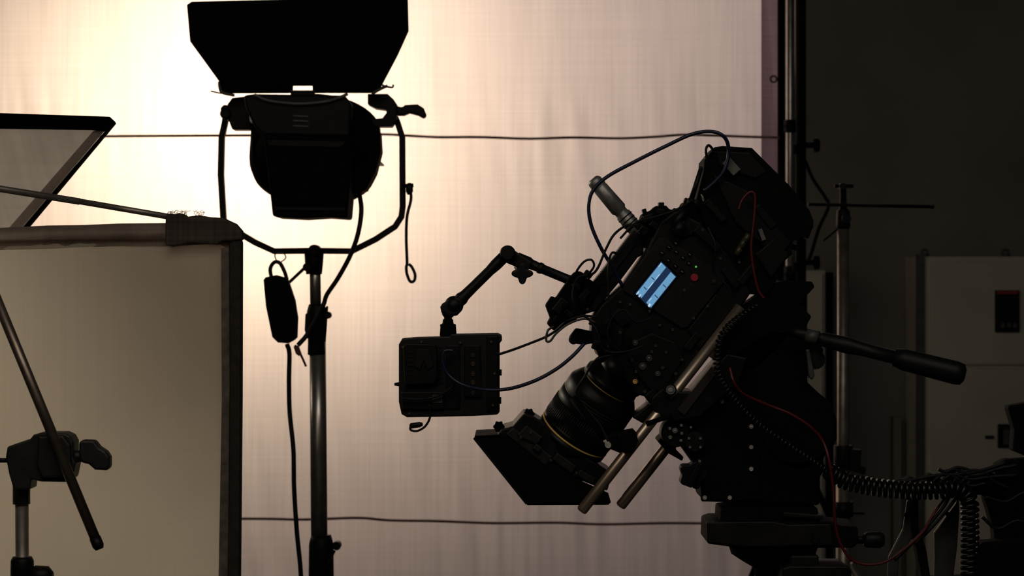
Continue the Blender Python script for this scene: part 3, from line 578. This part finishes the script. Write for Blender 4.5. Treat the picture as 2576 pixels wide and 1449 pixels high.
for i in range(6): mb.prism(rect(1022,884+i*11,1038,888+i*11),DM-.02,.003)
part('vent_grille',mb,DGY,mo)
mb=MB()
for i in range(9): mb.prism(rect(1104,872+i*11,1112,876+i*11),DM-.002,.003)
part('vent_grille',mb,DGY,mo)
for y in (893,915,940,962,988):
    part('video_socket',MB().torus(P(1190,y,DM-.009),(0,1,0),4.5*s4,.8*s4).disc(1190,y,DM-.009,2,.004),mat('brass_socket',(.16,.10,.05),.4,.4) if y in(915,940,962) else GRY,mo)
for x,y in ((1014,873),(1236,860),(1244,940),(1240,1020),(1158,862),(1060,860),(1030,1040)):
    part('screw',MB().disc(x,y,DM-.008,3,.006),GRY,mo)
mb=MB(); mb.prism(rect(1088,993,1112,1013),DM-.01,.003)
for i in range(4): mb.prism(rect(1090,996+i*4,1110,997.4+i*4),DM-.0105,.001,1)
part('rating_label',mb,[GRY,MBK],mo)
for q in ([(992,964),(1004,962),(1004,972),(992,970)],[(1254,930),(1262,930),(1262,945),(1254,945)],[(1254,1000),(1261,1000),(1261,1016),(1254,1016)]): part('side_button',MB().prism(q,DM+.002,.02),MBK,mo)
DA=4.285; sa=S(DA)
ar=thing('articulating_arm','black jointed support arm holding the monitor','arm',P(1127,846,4.285))
part('shoe_mount',MB().prism([(1106,846),(1108,818),(1146,818),(1148,846)],DA-.014,.028).lathe(P(1127,822,DA),(0,0,1),[(0,20*sa),(6*sa,20*sa),(8*sa,14*sa),(18*sa,13*sa),(20*sa,10*sa),(40*sa,9*sa)]),MBK,ar,bevel=.001)
part('lower_joint',MB().sphere(P(1128,785,DA),17*sa).sphere(P(1142,768,DA),24*sa).prism([(1107,772),(1112,764),(1122,758),(1146,746),(1166,752),(1164,776),(1150,795),(1124,794),(1110,786)],DA-.012,.024),RUB,ar,bevel=.004)
A=P(1150,762,DA);B=P(1268,646,DA); v=B-A; l_=v.length; part('lower_segment',MB().lathe(A,v,[(0,16*sa),(.1*l_,17*sa),(.16*l_,14*sa),(.35*l_,13*sa),(.7*l_,13*sa),(.82*l_,15*sa),(l_,15*sa)]),RUB,ar)
part('elbow_joint',MB().sphere(P(1277,637,DA),20*sa).lathe(P(1277,637,DA-.03),(0,1,0),[(0,15*sa),(.003,19*sa),(.055,19*sa),(.058,15*sa)]).prism([(1262,650),(1282,622),(1310,640),(1340,660),(1330,680),(1300,672),(1276,662)],DA-.012,.024),RUB,ar,bevel=.003)
part('locking_knob',MB().prism(lobed(1314,688,22,4,.25),DA-.03,.02).cyl(P(1314,688,DA-.02),P(1300,668,DA),9*sa),RUB,ar,bevel=.003)
A=P(1300,650,DA);B=P(1450,712,DA); v=B-A; l_=v.length; part('upper_segment',MB().lathe(A,v,[(0,16*sa),(.2*l_,16*sa),(.24*l_,13*sa),(.36*l_,12*sa),(.37*l_,14.5*sa),(.42*l_,14*sa),(.44*l_,12*sa),(.85*l_,12*sa),(.9*l_,15*sa),(l_,17*sa)]),RUB,ar)

# ---------------------------------------------------------------- cables
def cable(pts,rp,m,label,d=4.2,name='cable',k=10):
    return part(name,MB().tube(pth(pts,d,k),rp*s4,0,10),m,cat='cable',label=label)
cable([(1566,720,4.22),(1540,672,4.2),(1510,620,4.19),(1487,565,4.19),(1481,515,4.19),(1494,476,4.19),(1530,443,4.19),(1600,405,4.19),(1670,370,4.19),(1740,338,4.19),(1790,331,4.19),(1822,345,4.19),(1833,378,4.2),(1824,425,4.2),(1800,456,4.205),(1772,480,4.21)],4.8,BLU,'dark blue cable looping high over the camera handle')
cable([(1250,893,4.245),(1290,880,4.24),(1330,865,4.235),(1372,848,4.23),(1398,832,4.22),(1430,806,4.2),(1470,795,4.2),(1500,798,4.2)],3.4,RUB,'thin black cable from monitor to camera')
cable([(1140,882,4.24),(1118,884,4.24),(1114,912,4.24),(1130,945,4.24),(1165,968,4.235),(1220,980,4.22),(1280,978,4.21),(1345,958,4.2),(1400,928,4.2),(1440,896,4.2),(1470,864,4.21)],4.6,BLU,'dark blue cable curving from monitor to camera')
cable([(1012,1002,4.25),(1050,1004,4.25),(1095,998,4.25),(1135,975,4.25),(1130,960,4.255)],3,RUB,'short black cable across the monitor back')
mb=MB(); mb.tube(pth([(1080,1018),(1082,1048),(1070,1072),(1050,1084),(1034,1082),(1032,1074)],4.25),3*s4,0,10); mb.lathe(P(1030,1072,4.25),(1,0,.15),[(0,4*s4),(4*s4,7*s4),(26*s4,7*s4),(34*s4,4*s4)]); part('cable',mb,RUB,cat='cable',label='short black cable with plug dangling beneath the monitor')
cable([(1606,566,4.2),(1575,568,4.2),(1545,590,4.19),(1525,625,4.19),(1500,680,4.19),(1470,700,4.2)],3.2,RUB,'thin black cable beneath the camera handle')
cable([(1740,505,4.2),(1700,528,4.2),(1650,545,4.2),(1600,560,4.2),(1560,600,4.2)],3,RUB,'thin black cable beneath the camera handle')
cable([(1444,705,4.2),(1452,680,4.19),(1470,658,4.19),(1488,654,4.19),(1494,670,4.19),(1478,690,4.2),(1452,700,4.2),(1441,730,4.19),(1445,765,4.19),(1465,792,4.2),(1500,812,4.2)],3,RUB,'thin black cable coiled beside the camera front')
cable([(1556,640,4.2),(1540,636,4.19),(1532,660,4.19),(1530,720,4.19),(1534,780,4.19),(1548,850,4.2),(1540,900,4.2)],3,RUB,'thin black cable coiled beside the camera front')
cable([(1500,812,4.2),(1470,802,4.2),(1430,815,4.2),(1400,838,4.19),(1384,858,4.19),(1374,856,4.19),(1378,832,4.19),(1392,822,4.2)],3,GRY,'thin dark cable looped at the front bracket')
cable([(1560,890,4.19),(1500,905,4.19),(1470,950,4.19),(1450,985,4.19),(1470,1020,4.19),(1510,1070,4.185),(1530,1110,4.18)],3.2,RUB,'thin black cable running along the lens')
cable([(1780,570,4.19),(1800,620,4.18),(1795,680,4.19),(1830,720,4.19),(1850,760,4.19)],3,RUB,'thin black cable across the camera side')
cable([(1640,800,4.195),(1600,810,4.185),(1570,780,4.185),(1540,800,4.185),(1530,850,4.185),(1580,900,4.19)],2.6,RUB,'thin black cable across the camera side')
cable([(1470,790,4.20),(1500,830,4.185),(1520,880,4.185),(1570,885,4.185),(1620,870,4.19)],2.6,RUB,'thin black cable across the camera side')
cable([(1800,385,4.21),(1784,366,4.205),(1776,376,4.2),(1780,398,4.205),(1796,408,4.21)],3.4,RUB,'thin black cable looped on the battery pack')
cable([(1858,528),(1866,505),(1882,486),(1894,484),(1900,502),(1896,560),(1890,620),(1896,680),(1908,730),(1922,750)],3.2,RED,'thin red cable beside the battery pack',4.195)
cable([(1836,925,4.17),(1846,960,4.16),(1870,990,4.17),(1930,1018,4.18),(1990,1042,4.18),(2040,1075,4.18),(2070,1110,4.18),(2086,1160,4.17),(2096,1230,4.17),(2100,1300,4.17),(2108,1350,4.17),(2130,1395,4.17),(2165,1418,4.17),(2220,1416,4.17),(2270,1385,4.18),(2320,1340,4.2),(2350,1290,4.22),(2380,1250,4.22)],3.6,RED,'long red cable draped beneath the camera head')
def helix(pts,rc,rw,pitch,d=4.19):
    path=pth(pts,d,24); out=[]; ph=0; dense=[]
    for i in range(len(path)-1):
        n_=max(1,int((path[i+1]-path[i]).length/(pitch*s4/10)))
        for j in range(n_): dense.append(path[i].lerp(path[i+1],j/n_))
    prev=dense[0]
    for i,p in enumerate(dense):
        t=(dense[min(i+1,len(dense)-1)]-dense[max(i-1,0)]).normalized(); ph+=(p-prev).length/(pitch*s4)*2*math.pi; prev=p
        u=t.cross(Vector((0,1,0))).normalized(); w=t.cross(u)
        out.append(p+(u*math.cos(ph)+w*math.sin(ph))*rc*s4)
    return MB().tube(out,rw*s4,0,8)
GLR=mat('glossy_black_cable',(.007,.007,.007),.3,0,.2,80,spec=.4)
part('coiled_cable',helix([(1905,770,4.17),(1860,800,4.16),(1822,835,4.15),(1806,880,4.15),(1808,940,4.16),(1840,995,4.17),(1900,1060,4.17),(1975,1115,4.17),(2040,1158,4.18),(2075,1182,4.19)],8,3.2,11),GLR,cat='coiled cable',label='black coiled cable hanging along the camera head')
part('coiled_cable',helix([(2080,1182,4.19),(2120,1206,4.2),(2180,1222,4.2),(2260,1232,4.2),(2340,1234,4.2),(2400,1230,4.2),(2434,1250,4.2),(2440,1300,4.2),(2440,1480,4.2),(2438,1600,4.2)],19,5.5,14),GLR,cat='coiled cable',label='thick black coiled cable sagging to the control rig')

# ---------------------------------------------------------------- control rig
cr=thing('remote_control_rig','black remote control rig with grey brackets on a stand','control rig',(XX(2585,4.36),4.36,0))
BR=mat('grey_bracket_metal',(.045,.043,.04),.5,.2,.3,30)
for pts in ([(2282,1262),(2296,1240),(2302,1300),(2298,1350),(2262,1400),(2258,1470),(2232,1470),(2236,1400),(2272,1330)],
            [(2380,1300),(2404,1268),(2412,1240),(2414,1290),(2408,1380),(2396,1470),(2350,1470),(2352,1400),(2350,1340)]):
    part('bracket_plate',MB().prism(pts,4.26,.01),BR,cr,bevel=.002)
for x,y in ((2281,1296),(2385,1294)): part('bracket_hole',MB().disc(x,y,4.256,6,.006),MBK,cr)
part('support_strut',MB().prism([(2270,1210),(2290,1200),(2310,1205),(2312,1330),(2330,1380),(2344,1470),(2322,1470),(2310,1400),(2296,1330),(2298,1240),(2272,1235)],4.24,.04),MBK,cr,bevel=.003)
part('cross_arm',MB().prism([(2262,1210),(2640,1214),(2640,1250),(2262,1240)],4.25,.03),MBK,cr,bevel=.003)
part('control_box',MB().prism([(2476,1250),(2500,1236),(2506,1170),(2530,1156),(2640,1152),(2640,1470),(2512,1470),(2500,1330),(2480,1262)],4.24,.04),MBK,cr,bevel=.004)
part('wheel_housing',MB().prism([(2535,1022),(2640,1004),(2640,1170),(2548,1134),(2552,1080)],4.27,.04),MBK,cr,bevel=.004)
part('control_switch',MB().prism([(2530,1180),(2560,1175),(2562,1200),(2532,1204)],4.235,.01),BLK,cr)
xx=XX(2585,4.36)
part('stand_pole',MB().cyl((xx,4.30,.02),(xx,4.30,ZZ(1130,4.36)),.02),BLK,cr)
part('base_tray',MB().prism([(2340,1462),(2640,1450),(2640,1500),(2340,1500)],4.24,.08),MBK,cr)
part('battery_box',MB().prism([(2470,1365),(2640,1350),(2640,1460),(2450,1460),(2450,1400)],4.20,.05),MBK,cr,bevel=.004)
part('stand_base',MB().lathe((xx,4.30,0),(0,0,1),[(0,.17),(.02,.17),(.03,.15),(.035,.03)],0,40),BLK,cr)
for l in ([(2330,1235),(2360,1200),(2400,1182),(2450,1196),(2510,1180),(2560,1170)],[(2340,1240),(2390,1196),(2440,1206),(2490,1200),(2560,1195)],[(2380,1240),(2420,1190),(2470,1186),(2500,1210),(2540,1230)],
   [(2360,1180),(2400,1200),(2440,1222),(2480,1216)],[(2380,1188),(2410,1176),(2440,1190),(2400,1230),(2370,1280),(2310,1350),(2250,1410)],[(2440,1210),(2400,1260),(2350,1320),(2300,1370)],[(2200,1215),(2290,1208),(2360,1195),(2440,1190),(2530,1165)],
   [(2480,1250),(2530,1262),(2576,1240),(2620,1250)],[(2470,1300),(2510,1330),(2560,1310),(2620,1330)]):
    cable(l,4.5,RUB,'black cable in the tangle at the control rig',4.21)
mb=MB()
for px,py,q in ((2400,1210,26),(2450,1216,30),(2350,1216,22),(2488,1206,22)): mb.prism(lobed(px,py,q,3,.18),4.215,.03)
part('connector_cluster',mb,MBK,cr,bevel=.003)

# ---------------------------------------------------------------- lights
def lamp(name,typ,loc,tgt,e,col,**kw):
    l=bpy.data.lights.new(name,typ); l.energy=e; l.color=col
    for k,v in kw.items(): setattr(l,k,v)
    o=bpy.data.objects.new(name,l); o.location=loc; link(o)
    o.rotation_euler=(Vector(tgt)-Vector(loc)).to_track_quat('-Z','Y').to_euler(); return o
kc=P(580,290,DS)
lamp('key_lamp','SPOT',(kc.x,DS+1.05,kc.z),(kc.x,DS,kc.z),118,(1,.76,.54),spot_size=math.radians(165),spot_blend=1,shadow_soft_size=.12)
lamp('upper_silk_fill','AREA',(.4,DS+1.1,2.75),(.4,DS,2.2),9.5,(1,.77,.70),shape='RECTANGLE',size=2.6,size_y=.8)  # unseen fill added behind the silk to lift its upper right
lamp('low_silk_fill','AREA',(-.7,DS+1.9,1.6),(-.7,DS,1.5),4.8,(1,.74,.84),shape='RECTANGLE',size=4,size_y=2)  # weak pink fill added to tint the lower silk
lamp('cloth_boost_fill','SPOT',(-2.9,6.6,2.2),(-1.2,4.3,1.35),130,(1,.88,.68),spot_size=math.radians(78),spot_blend=1,shadow_soft_size=.4)  # off-frame light added to brighten the diffuser and reflector cloth
lamp('soft_overhead_fill','AREA',(.6,1.2,4.2),(.8,6,1.2),24,(1,.95,.84),shape='RECTANGLE',size=2.5,size_y=1.5)  # soft front fill added to bring up the screws and back wall
lamp('rod_highlight_fill','AREA',(-.8,2.3,2.5),(.6,4.25,1.3),4.5,(1,.82,.64),shape='RECTANGLE',size=.9,size_y=.9)  # extra light added for highlights along the support rods
w=bpy.data.worlds.new('world'); sc.world=w; w.use_nodes=True; w.node_tree.nodes['Background'].inputs[0].default_value=(.003,.003,.0028,1)
c=bpy.data.cameras.new('camera'); c.lens=LENS; c.sensor_width=36; c.sensor_fit='HORIZONTAL'; c.clip_end=50
co=bpy.data.objects.new('camera',c); co.location=(0,0,CZ); co.rotation_euler=(math.pi/2,0,0); link(co); sc.camera=co
c.dof.use_dof=True; c.dof.focus_distance=4.22; c.dof.aperture_fstop=11
